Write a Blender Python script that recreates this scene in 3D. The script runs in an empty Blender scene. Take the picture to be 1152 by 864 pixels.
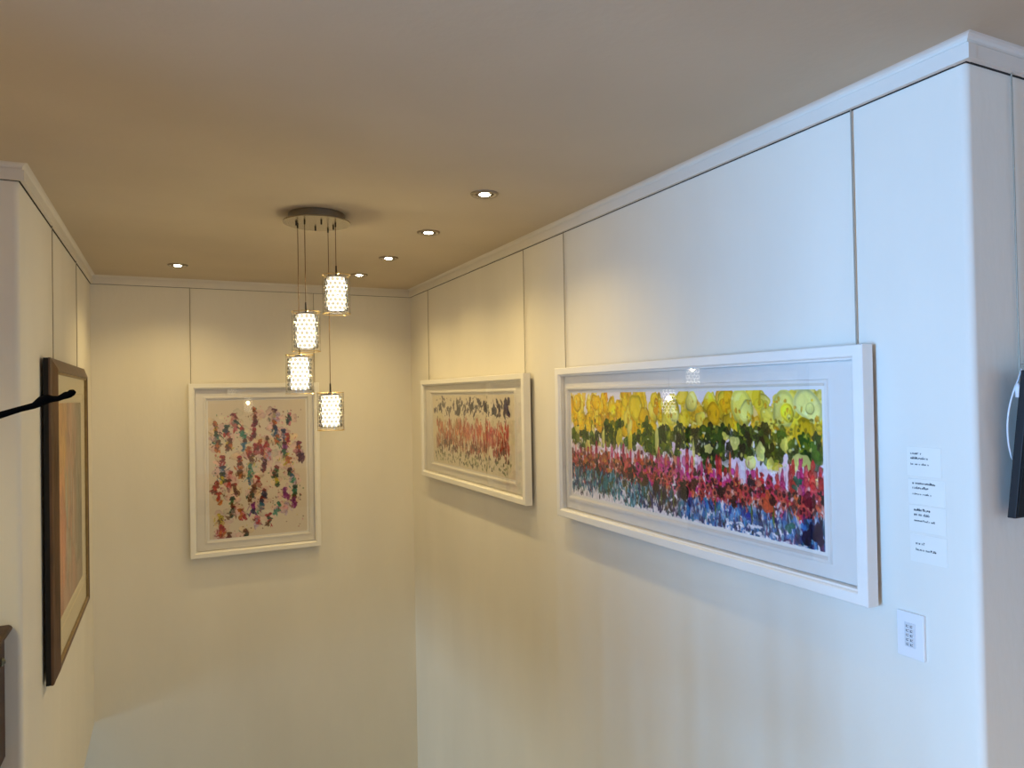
import bpy, bmesh, math, random
import numpy as np
from mathutils import Vector, Matrix

C = bpy.context.scene.collection
SC = bpy.context.scene
EYE = 1.5
CEIL = EYE + 0.960          # ceiling height
XR, XL, YB = 1.992, -0.545, 6.263     # stairwell: right wall, left wall, back wall
YRO, YLO = 1.209, 3.437     # outer corners of the right and left wall
LOW = -3.0                  # lower hall floor
rng = np.random.default_rng(7)
random.seed(7)
PI = math.pi

# ------------------------------------------------------------------ materials
def s2l(c):
    return tuple(((x / 12.92) if x <= 0.04045 else ((x + 0.055) / 1.055) ** 2.4) for x in c)

def new_mat(name):
    m = bpy.data.materials.new(name); m.use_nodes = True
    nt = m.node_tree
    return m, nt, nt.nodes['Principled BSDF']

def mat(name, col, rough=0.5, metal=0.0, var=0.0, scale=8.0, bump=0.0, bscale=60.0, stretch=(1, 1, 1), spec=None):
    m, nt, b = new_mat(name)
    c = s2l(col)
    b.inputs['Base Color'].default_value = (*c, 1)
    b.inputs['Roughness'].default_value = rough
    b.inputs['Metallic'].default_value = metal
    if spec is not None: b.inputs['Specular IOR Level'].default_value = spec
    N = nt.nodes.new; L = nt.links.new
    if var or bump:
        tc = N('ShaderNodeTexCoord'); mp = N('ShaderNodeMapping'); mp.inputs['Scale'].default_value = stretch
        L(tc.outputs['Object'], mp.inputs['Vector'])
    if var:
        n = N('ShaderNodeTexNoise'); n.inputs['Scale'].default_value = scale; n.inputs['Detail'].default_value = 5
        r = N('ShaderNodeValToRGB')
        r.color_ramp.elements[0].position = 0.3; r.color_ramp.elements[1].position = 0.7
        r.color_ramp.elements[0].color = (*[x * (1 - var) for x in c], 1)
        r.color_ramp.elements[1].color = (*[min(1, x * (1 + var)) for x in c], 1)
        L(mp.outputs[0], n.inputs['Vector']); L(n.outputs['Fac'], r.inputs[0]); L(r.outputs[0], b.inputs['Base Color'])
    if bump:
        n2 = N('ShaderNodeTexNoise'); n2.inputs['Scale'].default_value = bscale; n2.inputs['Detail'].default_value = 4
        bp = N('ShaderNodeBump'); bp.inputs['Strength'].default_value = bump; bp.inputs['Distance'].default_value = 0.004
        L(mp.outputs[0], n2.inputs['Vector']); L(n2.outputs['Fac'], bp.inputs['Height']); L(bp.outputs[0], b.inputs['Normal'])
    return m

def emit(name, col, strength):
    m, nt, b = new_mat(name)
    b.inputs['Base Color'].default_value = (0.8, 0.8, 0.8, 1)
    b.inputs['Emission Color'].default_value = (*col, 1)
    b.inputs['Emission Strength'].default_value = strength
    return m

def frosted_lamp(name, col, strength):
    m = bpy.data.materials.new(name); m.use_nodes = True
    nt = m.node_tree; nt.nodes.clear(); N = nt.nodes.new; L = nt.links.new
    o = N('ShaderNodeOutputMaterial'); a = N('ShaderNodeAddShader')
    t = N('ShaderNodeBsdfTransparent'); t.inputs[0].default_value = (.5, .5, .5, 1)
    e = N('ShaderNodeEmission'); e.inputs[0].default_value = (*col, 1); e.inputs[1].default_value = strength
    L(t.outputs[0], a.inputs[0]); L(e.outputs[0], a.inputs[1]); L(a.outputs[0], o.inputs[0])
    return m

def thin_glass(name, tint=(1, 1, 1), gain=1.0, rough=0.0):
    m = bpy.data.materials.new(name); m.use_nodes = True
    nt = m.node_tree; nt.nodes.clear(); N = nt.nodes.new; L = nt.links.new
    o = N('ShaderNodeOutputMaterial'); mx = N('ShaderNodeMixShader')
    t = N('ShaderNodeBsdfTransparent'); t.inputs[0].default_value = (*tint, 1)
    g = N('ShaderNodeBsdfGlossy'); g.inputs['Roughness'].default_value = rough
    f = N('ShaderNodeFresnel'); 
    gm = N('ShaderNodeNewGeometry'); io = N('ShaderNodeMapRange')      # the back side of the thin pane reflects like its front
    io.inputs['To Min'].default_value = 1.5; io.inputs['To Max'].default_value = 1 / 1.5
    L(gm.outputs['Backfacing'], io.inputs['Value']); L(io.outputs[0], f.inputs['IOR'])
    k = N('ShaderNodeMath'); k.operation = 'MULTIPLY'; k.inputs[1].default_value = gain; k.use_clamp = True
    L(f.outputs[0], k.inputs[0]); L(k.outputs[0], mx.inputs[0])
    L(t.outputs[0], mx.inputs[1]); L(g.outputs[0], mx.inputs[2]); L(mx.outputs[0], o.inputs[0])
    return m

def paint_mat(name):
    m, nt, b = new_mat(name)
    a = nt.nodes.new('ShaderNodeVertexColor'); a.layer_name = 'pigment'
    nt.links.new(a.outputs['Color'], b.inputs['Base Color'])
    b.inputs['Roughness'].default_value = 0.75
    b.inputs['Specular IOR Level'].default_value = 0.15
    return m

M = dict(
    wall=mat('cream_plaster', (.905, .885, .845), .75, var=.035, scale=2.2, bump=.25, bscale=35, stretch=(1, 1, .35), spec=.25),
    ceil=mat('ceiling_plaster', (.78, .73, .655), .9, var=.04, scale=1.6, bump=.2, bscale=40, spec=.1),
    rail=mat('white_rail_paint', (.88, .86, .83), .45, var=.02, scale=5),
    gap_shade=mat('rail_gap_shade', (.10, .095, .09), .8),  # near-black colour for the shade in the gap under the rail
    floor=mat('oak_floor', (.66, .50, .33), .45, var=.25, scale=6, stretch=(1, 9, 1)),
    lowfloor=mat('pale_stone_floor', (.72, .70, .67), .5, var=.08, scale=4),
    white_frame=mat('white_frame_paint', (.93, .92, .905), .42, var=.02, scale=12, bump=.08, bscale=120, stretch=(.1, 1, 1)),
    mount=mat('white_mount_board', (.90, .885, .87), .85, var=.015, scale=30, spec=.1),
    paper=mat('art_paper', (.93, .92, .91), .9, spec=.1),
    brown=mat('antique_brown_wood', (.36, .25, .16), .4, var=.35, scale=14, bump=.3, bscale=50, stretch=(2, 2, .3)),
    unlit_edge=mat('unlit_frame_edge', (.05, .038, .03), .8, var=.2, scale=10),  # shade put into the colour: the brown frame's unlit outer side
    gilt=mat('worn_gilt', (.55, .46, .30), .45, metal=.3, var=.2, scale=20),
    cream_mount=mat('cream_mount_board', (.84, .79, .66), .85, spec=.1),
    backing=mat('backing_board', (.25, .22, .19), .9),
    wire=mat('hanging_wire_metal', (.60, .56, .50), .5, metal=.3),
    chrome=mat('brushed_chrome', (.62, .59, .55), .22, metal=1.0),
    chrome_side=mat('satin_chrome', (.54, .51, .47), .35, metal=1.0),
    grip=mat('dark_cord_grip', (.14, .11, .09), .4, metal=.5),
    cable=mat('bronze_cable', (.45, .33, .20), .35, metal=.6),
    rim=mat('warm_wire_rim', (.92, .80, .52), .25, metal=.9),
    ring=mat('downlight_ring', (.58, .53, .46), .3, metal=.6),
    gimbal=mat('downlight_gimbal', (.34, .29, .23), .4, metal=.5),
    plate=mat('white_plastic', (.91, .91, .92), .35),
    key=mat('pale_keys', (.83, .84, .86), .4),
    ink=mat('grey_ink', (.22, .23, .26), .8),
    card=mat('label_card', (.915, .90, .868), .7),
    black=mat('black_iron', (.012, .012, .013), .95, spec=.05),
    panel=mat('black_canvas_front', (.016, .019, .028), .8),
    paneledge=mat('navy_black_edge', (.03, .038, .065), .6),
    cord=mat('white_cord', (.85, .87, .9), .4),
    wood=mat('dark_mahogany', (.22, .13, .09), .5, var=.35, scale=7, bump=.1, bscale=30, stretch=(.4, 3, 3)),
    brass=mat('dull_pewter', (.42, .44, .42), .35, metal=.8),
    skirting=mat('window_frame_paint', (.9, .9, .9), .4),
    glass=thin_glass('picture_glass', gain=1.0),
    museum_glass=thin_glass('museum_glass', gain=.35),
    shade_glass=thin_glass('clear_shade_glass', gain=1.3),
    crystal=thin_glass('cut_crystal', tint=(.46, .45, .40), gain=1.8, rough=.05),
    window_glass=thin_glass('window_glass'),
    lens=emit('downlight_lens', (1.0, .86, .62), 60),
    core=frosted_lamp('lamp_core', (1.0, .91, .74), 3.4),
    paint=paint_mat('watercolour_paint'),
)

# ------------------------------------------------------------------ mesh helpers
def link_bm(name, bm, material, parent=None, smooth=False):
    me = bpy.data.meshes.new(name)
    bmesh.ops.recalc_face_normals(bm, faces=bm.faces)
    bm.to_mesh(me); bm.free()
    if smooth:
        for p in me.polygons: p.use_smooth = True
    o = bpy.data.objects.new(name, me); C.objects.link(o)
    me.materials.append(material)
    if parent: o.parent = parent
    return o

def smooth_by_angle(o, deg=40):
    bm = bmesh.new(); bm.from_mesh(o.data)
    for f in bm.faces: f.smooth = True
    for e in bm.edges:
        if len(e.link_faces) == 2 and e.calc_face_angle(0) > math.radians(deg): e.smooth = False
    bm.to_mesh(o.data); bm.free()

def add_box(bm, x0, x1, y0, y1, z0, z1, bevel=0.0):
    v = [bm.verts.new(p) for p in ((x0,y0,z0),(x1,y0,z0),(x1,y1,z0),(x0,y1,z0),(x0,y0,z1),(x1,y0,z1),(x1,y1,z1),(x0,y1,z1))]
    fs = [bm.faces.new([v[i] for i in q]) for q in ((0,3,2,1),(4,5,6,7),(0,1,5,4),(1,2,6,5),(2,3,7,6),(3,0,4,7))]
    if bevel:
        es = list({e for f in fs for e in f.edges})
        bmesh.ops.bevel(bm, geom=es, offset=bevel, segments=2, affect='EDGES', profile=.5)

def add_tube(bm, pts, r, seg=10, cap=True):
    """round tube through pts; r a number or one per point"""
    pts = [Vector(p) for p in pts]; rs = r if isinstance(r, (list, tuple)) else [r] * len(pts)
    rings = []; n = None
    for i, p in enumerate(pts):
        t = (pts[min(i + 1, len(pts) - 1)] - pts[max(i - 1, 0)]).normalized()
        if n is None:
            n = t.orthogonal().normalized()
        else:
            n = (n - t * n.dot(t)).normalized()
        b = t.cross(n)
        rings.append([bm.verts.new(p + rs[i] * (math.cos(a) * n + math.sin(a) * b)) for a in [2 * PI * k / seg for k in range(seg)]])
    for A, B in zip(rings, rings[1:]):
        for k in range(seg): bm.faces.new((A[k], A[(k + 1) % seg], B[(k + 1) % seg], B[k]))
    if cap:
        bm.faces.new(rings[0][::-1]); bm.faces.new(rings[-1])

def add_lathe(bm, prof, seg=40, closed=False):
    rings = []
    for r, z in prof:
        if r < 1e-6: rings.append([bm.verts.new((0, 0, z))])
        else: rings.append([bm.verts.new((r * math.cos(2 * PI * k / seg), r * math.sin(2 * PI * k / seg), z)) for k in range(seg)])
    pairs = list(zip(rings, rings[1:])) + ([(rings[-1], rings[0])] if closed else [])
    for A, B in pairs:
        for k in range(seg):
            a = [A[k % len(A)], A[(k + 1) % len(A)], B[(k + 1) % len(B)], B[k % len(B)]]
            u = []
            for q in a:
                if q not in u: u.append(q)
            if len(u) > 2: bm.faces.new(u)

def add_ring(bm, w, h, prof, z0=0.0):
    """mitred rectangular frame, outer size w x h, x centred, bottom at z0; prof = closed list of (inset, y)"""
    rs = []
    for ins, y in prof:
        x0, x1, a, b = -w / 2 + ins, w / 2 - ins, z0 + ins, z0 + h - ins
        rs.append([bm.verts.new(q) for q in ((x0, y, a), (x1, y, a), (x1, y, b), (x0, y, b))])
    for A, B in zip(rs, rs[1:] + rs[:1]):
        for k in range(4): bm.faces.new((A[k], A[(k + 1) % 4], B[(k + 1) % 4], B[k]))

def prism(bm, plan, z0, z1):
    lo = [bm.verts.new((x, y, z0)) for x, y in plan]; hi = [bm.verts.new((x, y, z1)) for x, y in plan]
    bm.faces.new(lo[::-1]); bm.faces.new(hi)
    n = len(plan)
    for k in range(n): bm.faces.new((lo[k], lo[(k + 1) % n], hi[(k + 1) % n], hi[k]))

def thing(name, label, cat, loc=(0, 0, 0), rotz=0.0, group=None):
    o = bpy.data.objects.new(name, None); C.objects.link(o)
    o.empty_display_size = .1
    o.location = loc; o.rotation_euler = (0, 0, rotz); o['label'] = label; o['category'] = cat
    if group: o['group'] = group
    return o

def tag(o, label, cat, group=None):
    o['label'] = label; o['category'] = cat
    if group: o['group'] = group
    return o

def struct(name, bm, m, smooth=False):
    o = link_bm(name, bm, m); o['kind'] = 'structure'
    if smooth: smooth_by_angle(o, 30)
    return o

def box_struct(name, m, *b):
    bm = bmesh.new(); add_box(bm, *b); return struct(name, bm, m)

# ------------------------------------------------------------------ the room shell
XW, XE, YS = -5.0, 5.0, -3.0
def arc(cx, cy, r, a0, a1, n=8):
    return [(cx + r * math.cos(math.radians(a0 + (a1 - a0) * k / n)), cy + r * math.sin(math.radians(a0 + (a1 - a0) * k / n))) for k in range(n + 1)]

RB = 0.022   # bullnose radius of the outer corners
bm = bmesh.new()
prism(bm, [(XR, YB)] + arc(XR + RB, YRO + RB, RB, 180, 270) + [(XE, YRO), (XE, YRO + .25), (XR + .25, YRO + .25), (XR + .25, YB)], LOW, CEIL)
struct('wall_right', bm, M['wall'], True)
bm = bmesh.new()
prism(bm, [(XL, YB)] + arc(XL - RB, YLO + RB, RB, 0, -90) + [(XW, YLO), (XW, YLO + .16), (XL - .16, YLO + .16), (XL - .16, YB)], EYE - 2.432, CEIL)
struct('wall_left', bm, M['wall'], True)
box_struct('wall_back', M['wall'], XW, XR + .3, YB, YB + .2, LOW - .1, CEIL)
box_struct('ceiling', M['ceil'], XW - .2, XE + .2, YS - .2, YB + .2, CEIL, CEIL + .15)
# upper landing: an L around the open stairwell
bm = bmesh.new()
prism(bm, [(XW, YS), (XE, YS), (XE, YRO), (XR, YRO), (XR, .95), (XL - .005, .95), (XL - .005, YLO), (XW, YLO)], -.22, 0)
struct('floor', bm, M['floor'])
box_struct('floor_lower', M['lowfloor'], XW - .2, XR + .3, .7, YB + .2, LOW - .15, LOW)
box_struct('wall_front_lower', M['wall'], XW, XR, .8, .95, LOW, -.22)
box_struct('ceiling_lower', M['wall'], XW, XL - .16, YLO + .16, YB, EYE - 2.432, EYE - 2.3)
W3 = (2.7, 4.7, .9, 2.1)  # unseen rear window, added to brighten the right return wall
bm = bmesh.new()
add_box(bm, XW, W3[0], YS - .2, YS, 0, CEIL); add_box(bm, W3[1], XE, YS - .2, YS, 0, CEIL)
add_box(bm, W3[0], W3[1], YS - .2, YS, 0, W3[2]); add_box(bm, W3[0], W3[1], YS - .2, YS, W3[3], CEIL)
struct('wall_rear', bm, M['wall'])
bm = bmesh.new()
add_ring(bm, W3[1] - W3[0], W3[3] - W3[2], [(0, YS - .14), (.06, YS - .14), (.06, YS - .06), (0, YS - .06)], W3[2]); add_box(bm, -.03, .03, YS - .13, YS - .07, W3[2] + .06, W3[3] - .06)
o = struct('added_rear_window', bm, M['skirting']); o.location.x = (W3[0] + W3[1]) / 2
bm = bmesh.new(); add_box(bm, -(W3[1] - W3[0]) / 2 + .05, (W3[1] - W3[0]) / 2 - .05, YS - .102, YS - .098, W3[2] + .05, W3[3] - .05)
link_bm('pane', bm, M['window_glass'], o)
box_struct('wall_far_right', M['wall'], XE, XE + .2, YS, YRO, 0, CEIL)

def wall_with_hole(name, x0, x1, ya, yb, za, zb, hy0, hy1, hz0, hz1):
    bm = bmesh.new()
    add_box(bm, x0, x1, ya, hy0, za, zb); add_box(bm, x0, x1, hy1, yb, za, zb)
    add_box(bm, x0, x1, hy0, hy1, za, hz0); add_box(bm, x0, x1, hy0, hy1, hz1, zb)
    struct(name, bm, M['wall'])

def window(name, y0, y1, z0, z1, nm):
    bm = bmesh.new()
    add_box(bm, XW - .14, XW - .06, y0, y0 + .06, z0, z1); add_box(bm, XW - .14, XW - .06, y1 - .06, y1, z0, z1)
    add_box(bm, XW - .14, XW - .06, y0, y1, z0, z0 + .06); add_box(bm, XW - .14, XW - .06, y0, y1, z1 - .06, z1)
    for k in range(1, nm):
        y = y0 + (y1 - y0) * k / nm
        add_box(bm, XW - .13, XW - .07, y - .03, y + .03, z0 + .06, z1 - .06)
    f = struct(name, bm, M['skirting'])
    bm = bmesh.new(); add_box(bm, XW - .102, XW - .098, y0 + .05, y1 - .05, z0 + .05, z1 - .05)
    link_bm('pane', bm, M['window_glass'], f)

W1 = (-.75, .68, .1, 2.1)
box_struct('added_shade_wall', M['wall'], -2.62, -2.48, 1.0, YLO + .02, 0, CEIL)  # unseen partition, added to make daylight fade along the right wall
wall_with_hole('wall_far_left', XW - .2, XW, YS, YLO + .16, -.22, CEIL, *W1)
window('window_1', *W1, 2)
W2 = (4.85, 6.1, -2.7, -1.15)
wall_with_hole('wall_far_left_lower', XW - .2, XW, .7, YB + .2, LOW, -.22, *W2)
window('window_2', *W2, 2)

# balustrade along the open side of the landing
bm = bmesh.new()
add_tube(bm, [(-.60, .98, .90), (-.60, 2.72, .90)], .032, 12)
for y in (.99, 2.70): add_box(bm, -.64, -.56, y - .04, y + .04, 0, .98, .004)
for k in range(16): add_box(bm, -.616, -.584, 1.09 + k * .1 - .016, 1.09 + k * .1 + .016, 0, .88)
add_box(bm, -.62, -.58, 1.0, 2.7, .07, .10)
struct('trim_4', bm, M['wood'])

# picture rail round the head of the walls: flat board with a small cove up to the ceiling
def sweep(name, path, prof, m):
    bm = bmesh.new(); rings = []
    n = len(path)
    for i, p in enumerate(path):
        p = Vector(p)
        d0 = (p - Vector(path[i - 1])).normalized() if i else None
        d1 = (Vector(path[i + 1]) - p).normalized() if i < n - 1 else None
        nrm = lambda d: Vector((-d.y, d.x))
        if d0 is None: o = nrm(d1)
        elif d1 is None: o = nrm(d0)
        else:
            a, b = nrm(d0), nrm(d1); o = (a + b) / (1 + a.dot(b))
        rings.append([bm.verts.new((p.x + o.x * q, p.y + o.y * q, z)) for q, z in prof])
    for A, B in zip(rings, rings[1:]):
        for k in range(len(prof)): bm.faces.new((A[k], A[(k + 1) % len(prof)], B[(k + 1) % len(prof)], B[k]))
    bm.faces.new(rings[0][::-1]); bm.faces.new(rings[-1])
    return struct(name, bm, m)

zr = EYE + .893
path = [(XE, YRO), (XR, YRO), (XR, YB), (XL, YB), (XL, YLO), (XW, YLO)]   # the room lies to the left of this path
path = path[::-1]
nsign = -1
prof = [(.006, zr), (.022, zr), (.022, zr + .042), (.013, zr + .043), (.013, zr + .048)] + [(.015 + .021 * (1 - math.cos(t)), zr + .048 + .019 * math.sin(t)) for t in (0.05, PI / 8, PI / 4, 3 * PI / 8, PI / 2)] + [(0, CEIL), (0, zr + .02), (.006, zr + .02)]
prof = [(nsign * a, z) for a, z in prof]
sweep('trim_1', path, prof, M['rail'])
sweep('rail_shade_strip', path, [(nsign * a, z) for a, z in ((0, zr - .002), (.006, zr - .002), (.006, zr + .012), (0, zr + .012))], M['gap_shade'])  # solid dark strip in place of the shade between rail and wall
bm = bmesh.new()   # corner joiner of the rail
add_box(bm, XR - .0235, XR + .012, YRO - .0235, YRO + .03, zr - .001, zr + .042, .0006)
struct('trim_3', bm, M['rail'])

# ------------------------------------------------------------------ painting by brush (pigment per vertex)
class Sheet:
    def __init__(s, asp, rows, paper):
        s.asp = asp; s.h = rows; s.w = int(rows * asp)
        s.a = np.ones((s.h, s.w, 3)) * np.array(paper)
        yy, xx = np.mgrid[0:s.h, 0:s.w]
        s.X = xx / (s.w - 1) * asp; s.Y = yy / (s.h - 1)
    def blob(s, u, v, rx, ry, col, al=.85, rot=0.0, irr=.22, edge=.22, tip=0.0):
        """u 0..1 across, v 0..1 down; radii in sheet heights; a wet-edged dab of watercolour"""
        x, y = u * s.asp, v
        R = max(rx, ry) * 1.5
        i0, i1 = max(0, int((y - R) * (s.h - 1))), min(s.h, int((y + R) * (s.h - 1)) + 2)
        j0, j1 = max(0, int((x - R) / s.asp * (s.w - 1))), min(s.w, int((x + R) / s.asp * (s.w - 1)) + 2)
        if i0 >= i1 or j0 >= j1: return
        dx, dy = s.X[i0:i1, j0:j1] - x, s.Y[i0:i1, j0:j1] - y
        c, n = math.cos(rot), math.sin(rot)
        p, q = (dx * c + dy * n) / rx, (-dx * n + dy * c) / ry
        if tip: p = p / np.clip(1 + tip * q, .25, 2)
        th = np.arctan2(q, p); d = np.hypot(p, q)
        rr = 1.0
        for k in (2, 3, 5, 7):
            rr = rr + irr * rng.normal() / k * np.sin(k * th + rng.uniform(0, 6.28))
        d = d / np.maximum(rr, .4)
        w = 1.2 / ((s.h - 1) * min(rx, ry))
        m = np.clip((1 - d) / w + .5, 0, 1)
        e = np.exp(-((d - .9) / .14) ** 2)
        g = rng.normal(0, .10, 2)
        col = np.array(col) * (1 + rng.normal(0, .04))
        cc = col[None, None, :] * (1 + (g[0] * p + g[1] * q) - edge * e)[..., None]
        al = np.clip(al * m * (1 + .25 * e - .1), 0, 1)[..., None]
        s.a[i0:i1, j0:j1] = s.a[i0:i1, j0:j1] * (1 - al) + np.clip(cc, 0, 1) * al
    def build(s, name, parent, x0, x1, z0, z1, y):
        h, w = s.h, s.w
        me = bpy.data.meshes.new(name)
        gx = x0 + (x1 - x0) * np.arange(w) / (w - 1); gz = z1 + (z0 - z1) * np.arange(h) / (h - 1)
        co = np.zeros((h, w, 3), np.float32)
        co[..., 0] = gx[None, :]; co[..., 1] = y; co[..., 2] = gz[:, None]
        idx = np.arange(h * w).reshape(h, w)
        f = np.stack([idx[:-1, :-1], idx[1:, :-1], idx[1:, 1:], idx[:-1, 1:]], -1).reshape(-1, 4)
        # a thin sheet: give it a back and edges too
        me.from_pydata(co.reshape(-1, 3).tolist(), [], f.tolist())
        at = me.color_attributes.new('pigment', 'FLOAT_COLOR', 'POINT')
        lin = np.where(s.a <= .04045, s.a / 12.92, ((s.a + .055) / 1.055) ** 2.4)
        rgba = np.ones((h * w, 4), np.float32); rgba[:, :3] = lin.reshape(-1, 3)
        at.data.foreach_set('color', rgba.ravel())
        me.materials.append(M['paint'])
        o = bpy.data.objects.new(name, me); C.objects.link(o); o.parent = parent
        return o

U = lambda a, b: rng.uniform(a, b)
def pick(*cs): return cs[rng.integers(len(cs))]

def art_garden():
    s = Sheet(1.655 / .545, 250, (.92, .90, .94))
    B = s.blob
    for _ in range(90): B(U(0, 1), U(.42, .68), U(.05, .12), U(.05, .12), pick((.95, .76, .88), (.92, .82, .95), (.97, .80, .82), (.93, .86, .96)), .4, edge=.05)
    # yellow crowns
    for _ in range(330):
        u, v = U(-.01, 1.01), U(.02, .36)
        if .215 < u < .29 and v < .12: continue
        if v < .07 and U(0, 1) < (.35 if u < .5 else .65): continue
        if u < .5:
            B(u, v, U(.03, .065), U(.05, .11), pick((.98, .80, .05), (.95, .70, .03), (.99, .86, .16), (.91, .62, .04), (.97, .77, .02), (.98, .90, .35)), U(.55, .95), irr=.35, edge=.16)
        else:
            r = U(.03, .075)
            B(u, v, r, r * U(.9, 1.25), pick((.97, .84, .12), (.94, .72, .06), (.97, .90, .38), (.88, .66, .08), (.95, .86, .22), (.80, .66, .10)), U(.55, .95), irr=.3, edge=.16)
    for u, v, r, c in ((.04, .10, .075, (.99, .82, .10)), (.15, .09, .07, (.98, .78, .05)), (.36, .13, .10, (.97, .86, .20)), (.40, .20, .07, (.95, .76, .1)), (.52, .16, .10, (.97, .9, .3)), (.53, .18, .055, (.93, .93, .55)), (.60, .08, .07, (.97, .93, .5)),
                       (.68, .17, .075, (.97, .73, .06)), (.775, .12, .11, (.95, .92, .42)), (.79, .14, .065, (.92, .91, .5)), (.90, .13, .105, (.96, .94, .50)), (.91, .15, .055, (.97, .88, .16)), (.965, .10, .10, (.94, .92, .58)), (.97, .12, .035, (.88, .86, .48)), (.955, .28, .09, (.93, .76, .08))):
        B(u, v, r, r * 1.15, c, .9, irr=.14, edge=.2)
    for _ in range(260): B(U(0, 1), U(.05, .36), U(.005, .014), U(.007, .022), pick((.84, .55, .03), (.99, .95, .62), (.78, .58, .08), (.97, .76, .02)), .7)
    for _ in range(140): B(U(.78, 1), U(.18, .42), U(.005, .015), U(.005, .015), pick((.70, .48, .04), (.52, .44, .06), (.97, .9, .3), (.80, .62, .1), (.36, .36, .06)), .8)
    # hedge of green
    for (a, b, c, d, dark, n) in ((.0, .17, .36, .52, 0, 52), (.19, .285, .27, .47, 0, 40), (.31, .44, .36, .47, 0, 28), (.40, .465, .27, .55, 0, 30), (.465, .545, .29, .54, 0, 38),
                                  (.54, .72, .27, .46, 1, 70), (.64, .72, .42, .56, 1, 20), (.73, .86, .27, .47, 1, 64), (.85, 1., .30, .48, 0, 50), (.92, 1., .35, .50, 0, 16)):
        for _ in range(n):
            r = U(.016, .045)
            col = pick((.16, .29, .05), (.24, .40, .08), (.09, .17, .04), (.34, .42, .07), (.13, .25, .06), (.45, .48, .08)) if not dark else pick((.07, .13, .05), (.11, .21, .05), (.20, .33, .07), (.05, .09, .04), (.15, .27, .06))
            B(U(a, b), U(c, d), r, r * U(.8, 1.6), col, U(.65, .95), irr=.45, edge=.14, rot=U(-.5, .5))
    for _ in range(200): B(U(0, 1), U(.26, .5), U(.005, .015), U(.006, .02), pick((.97, .92, .5), (.55, .60, .12), (.90, .92, .80), (.40, .50, .10), (.05, .10, .04), (.75, .75, .2)), .8, irr=.4)
    for u, v, rx, ry in ((.10, .51, .045, .06), (.04, .36, .03, .05), (.19, .42, .025, .08), (.17, .50, .03, .05), (.275, .40, .04, .09), (.33, .42, .035, .15), (.33, .30, .03, .07), (.455, .40, .025, .11), (.46, .50, .02, .06), (.595, .36, .012, .02), (.605, .48, .014, .11), (.66, .43, .045, .035),
                         (.72, .33, .03, .03), (.75, .37, .045, .05), (.80, .50, .05, .05), (.83, .42, .045, .06), (.86, .50, .035, .05), (.90, .36, .03, .05), (.945, .48, .08, .075), (.97, .56, .06, .04), (.88, .52, .045, .04)):
        B(u, v, rx, ry, pick((.95, .89, .40), (.93, .89, .50), (.95, .86, .25)), .88, irr=.35, edge=.14)
    for _ in range(60): B(U(.0, 1), U(.51, .57), U(.02, .045), U(.012, .03), (.94, .88, .95), .75, irr=.45, edge=.03)
    # lupin spires
    N = 62
    for k in range(N):
        u = (k + U(.0, 1)) / N; top = .46 + U(0, .13)
        L = U(.14, .28); w = U(.018, .034)
        col = pick((.80, .12, .20), (.86, .22, .25), (.76, .10, .32), (.84, .20, .48), (.88, .36, .33), (.68, .10, .14))
        if u > .55: col = pick((.82, .12, .15), (.86, .18, .18), (.90, .28, .30), (.82, .16, .42), (.90, .42, .22), (.72, .08, .16))
        n = rng.integers(3, 6)
        for j in range(n):
            f = (j + .5) / n
            B(u + U(-.002, .002), top + L * f, w * (.55 + .7 * f) * U(.8, 1.2), L / n * U(.8, 1.1), tuple(np.clip(np.array(col) * U(.82, 1.12), 0, 1)), .85, irr=.35, edge=.25)
    for _ in range(70): B(U(0, 1), U(.49, .62), U(.002, .005), U(.02, .06), pick((.50, .10, .25), (.38, .12, .35), (.80, .40, .4), (.85, .6, .3)), .7)
    # massed blossoms
    for _ in range(620):
        u = U(-.01, 1.01); v = rng.normal(.70, .055)
        r = U(.010, .036)
        if u < .28: col = pick((.72, .22, .22), (.60, .18, .20), (.82, .42, .22), (.42, .20, .18), (.80, .55, .25), (.28, .14, .18), (.74, .25, .35), (.20, .26, .18))
        elif u < .45: col = pick((.88, .38, .16), (.85, .25, .18), (.80, .16, .45), (.40, .22, .12), (.88, .45, .35), (.33, .27, .10))
        else: col = pick((.83, .16, .18), (.86, .30, .22), (.84, .22, .42), (.90, .45, .35), (.70, .12, .20), (.90, .42, .20), (.80, .20, .52), (.90, .55, .42))
        B(u, v + (.045 if u > .55 else -.015), r, r * U(.7, 1.7), col, U(.55, .9), irr=.5, edge=.28, rot=U(-1, 1))
    for _ in range(60): B(U(.36, .75), rng.normal(.66, .05), U(.012, .028), U(.015, .045), pick((.83, .12, .55), (.76, .10, .48), (.88, .35, .62)), .8, irr=.4)
    for _ in range(150): B(U(0, 1), rng.normal(.72, .065), U(.006, .016), U(.008, .024), pick((.95, .70, .66), (.94, .80, .75), (.93, .70, .35), (.96, .86, .86)), .75, irr=.4)
    for _ in range(300):
        r = U(.007, .022); u = U(0, 1)
        B(u, rng.normal(.715, .065), r, r * U(.8, 1.4), pick((.22, .05, .10), (.33, .06, .12), (.14, .05, .10), (.42, .08, .14), (.18, .10, .06), (.10, .10, .14)), .88, irr=.45)
    for _ in range(60):     # ringed flower heads
        u, v, r = U(.42, 1), rng.normal(.74, .05), U(.018, .034)
        B(u, v, r, r * 1.1, pick((.86, .30, .26), (.88, .42, .30), (.82, .20, .30)), .8, irr=.35); B(u, v, r * .45, r * .5, (.24, .06, .10), .9, irr=.3)
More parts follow.
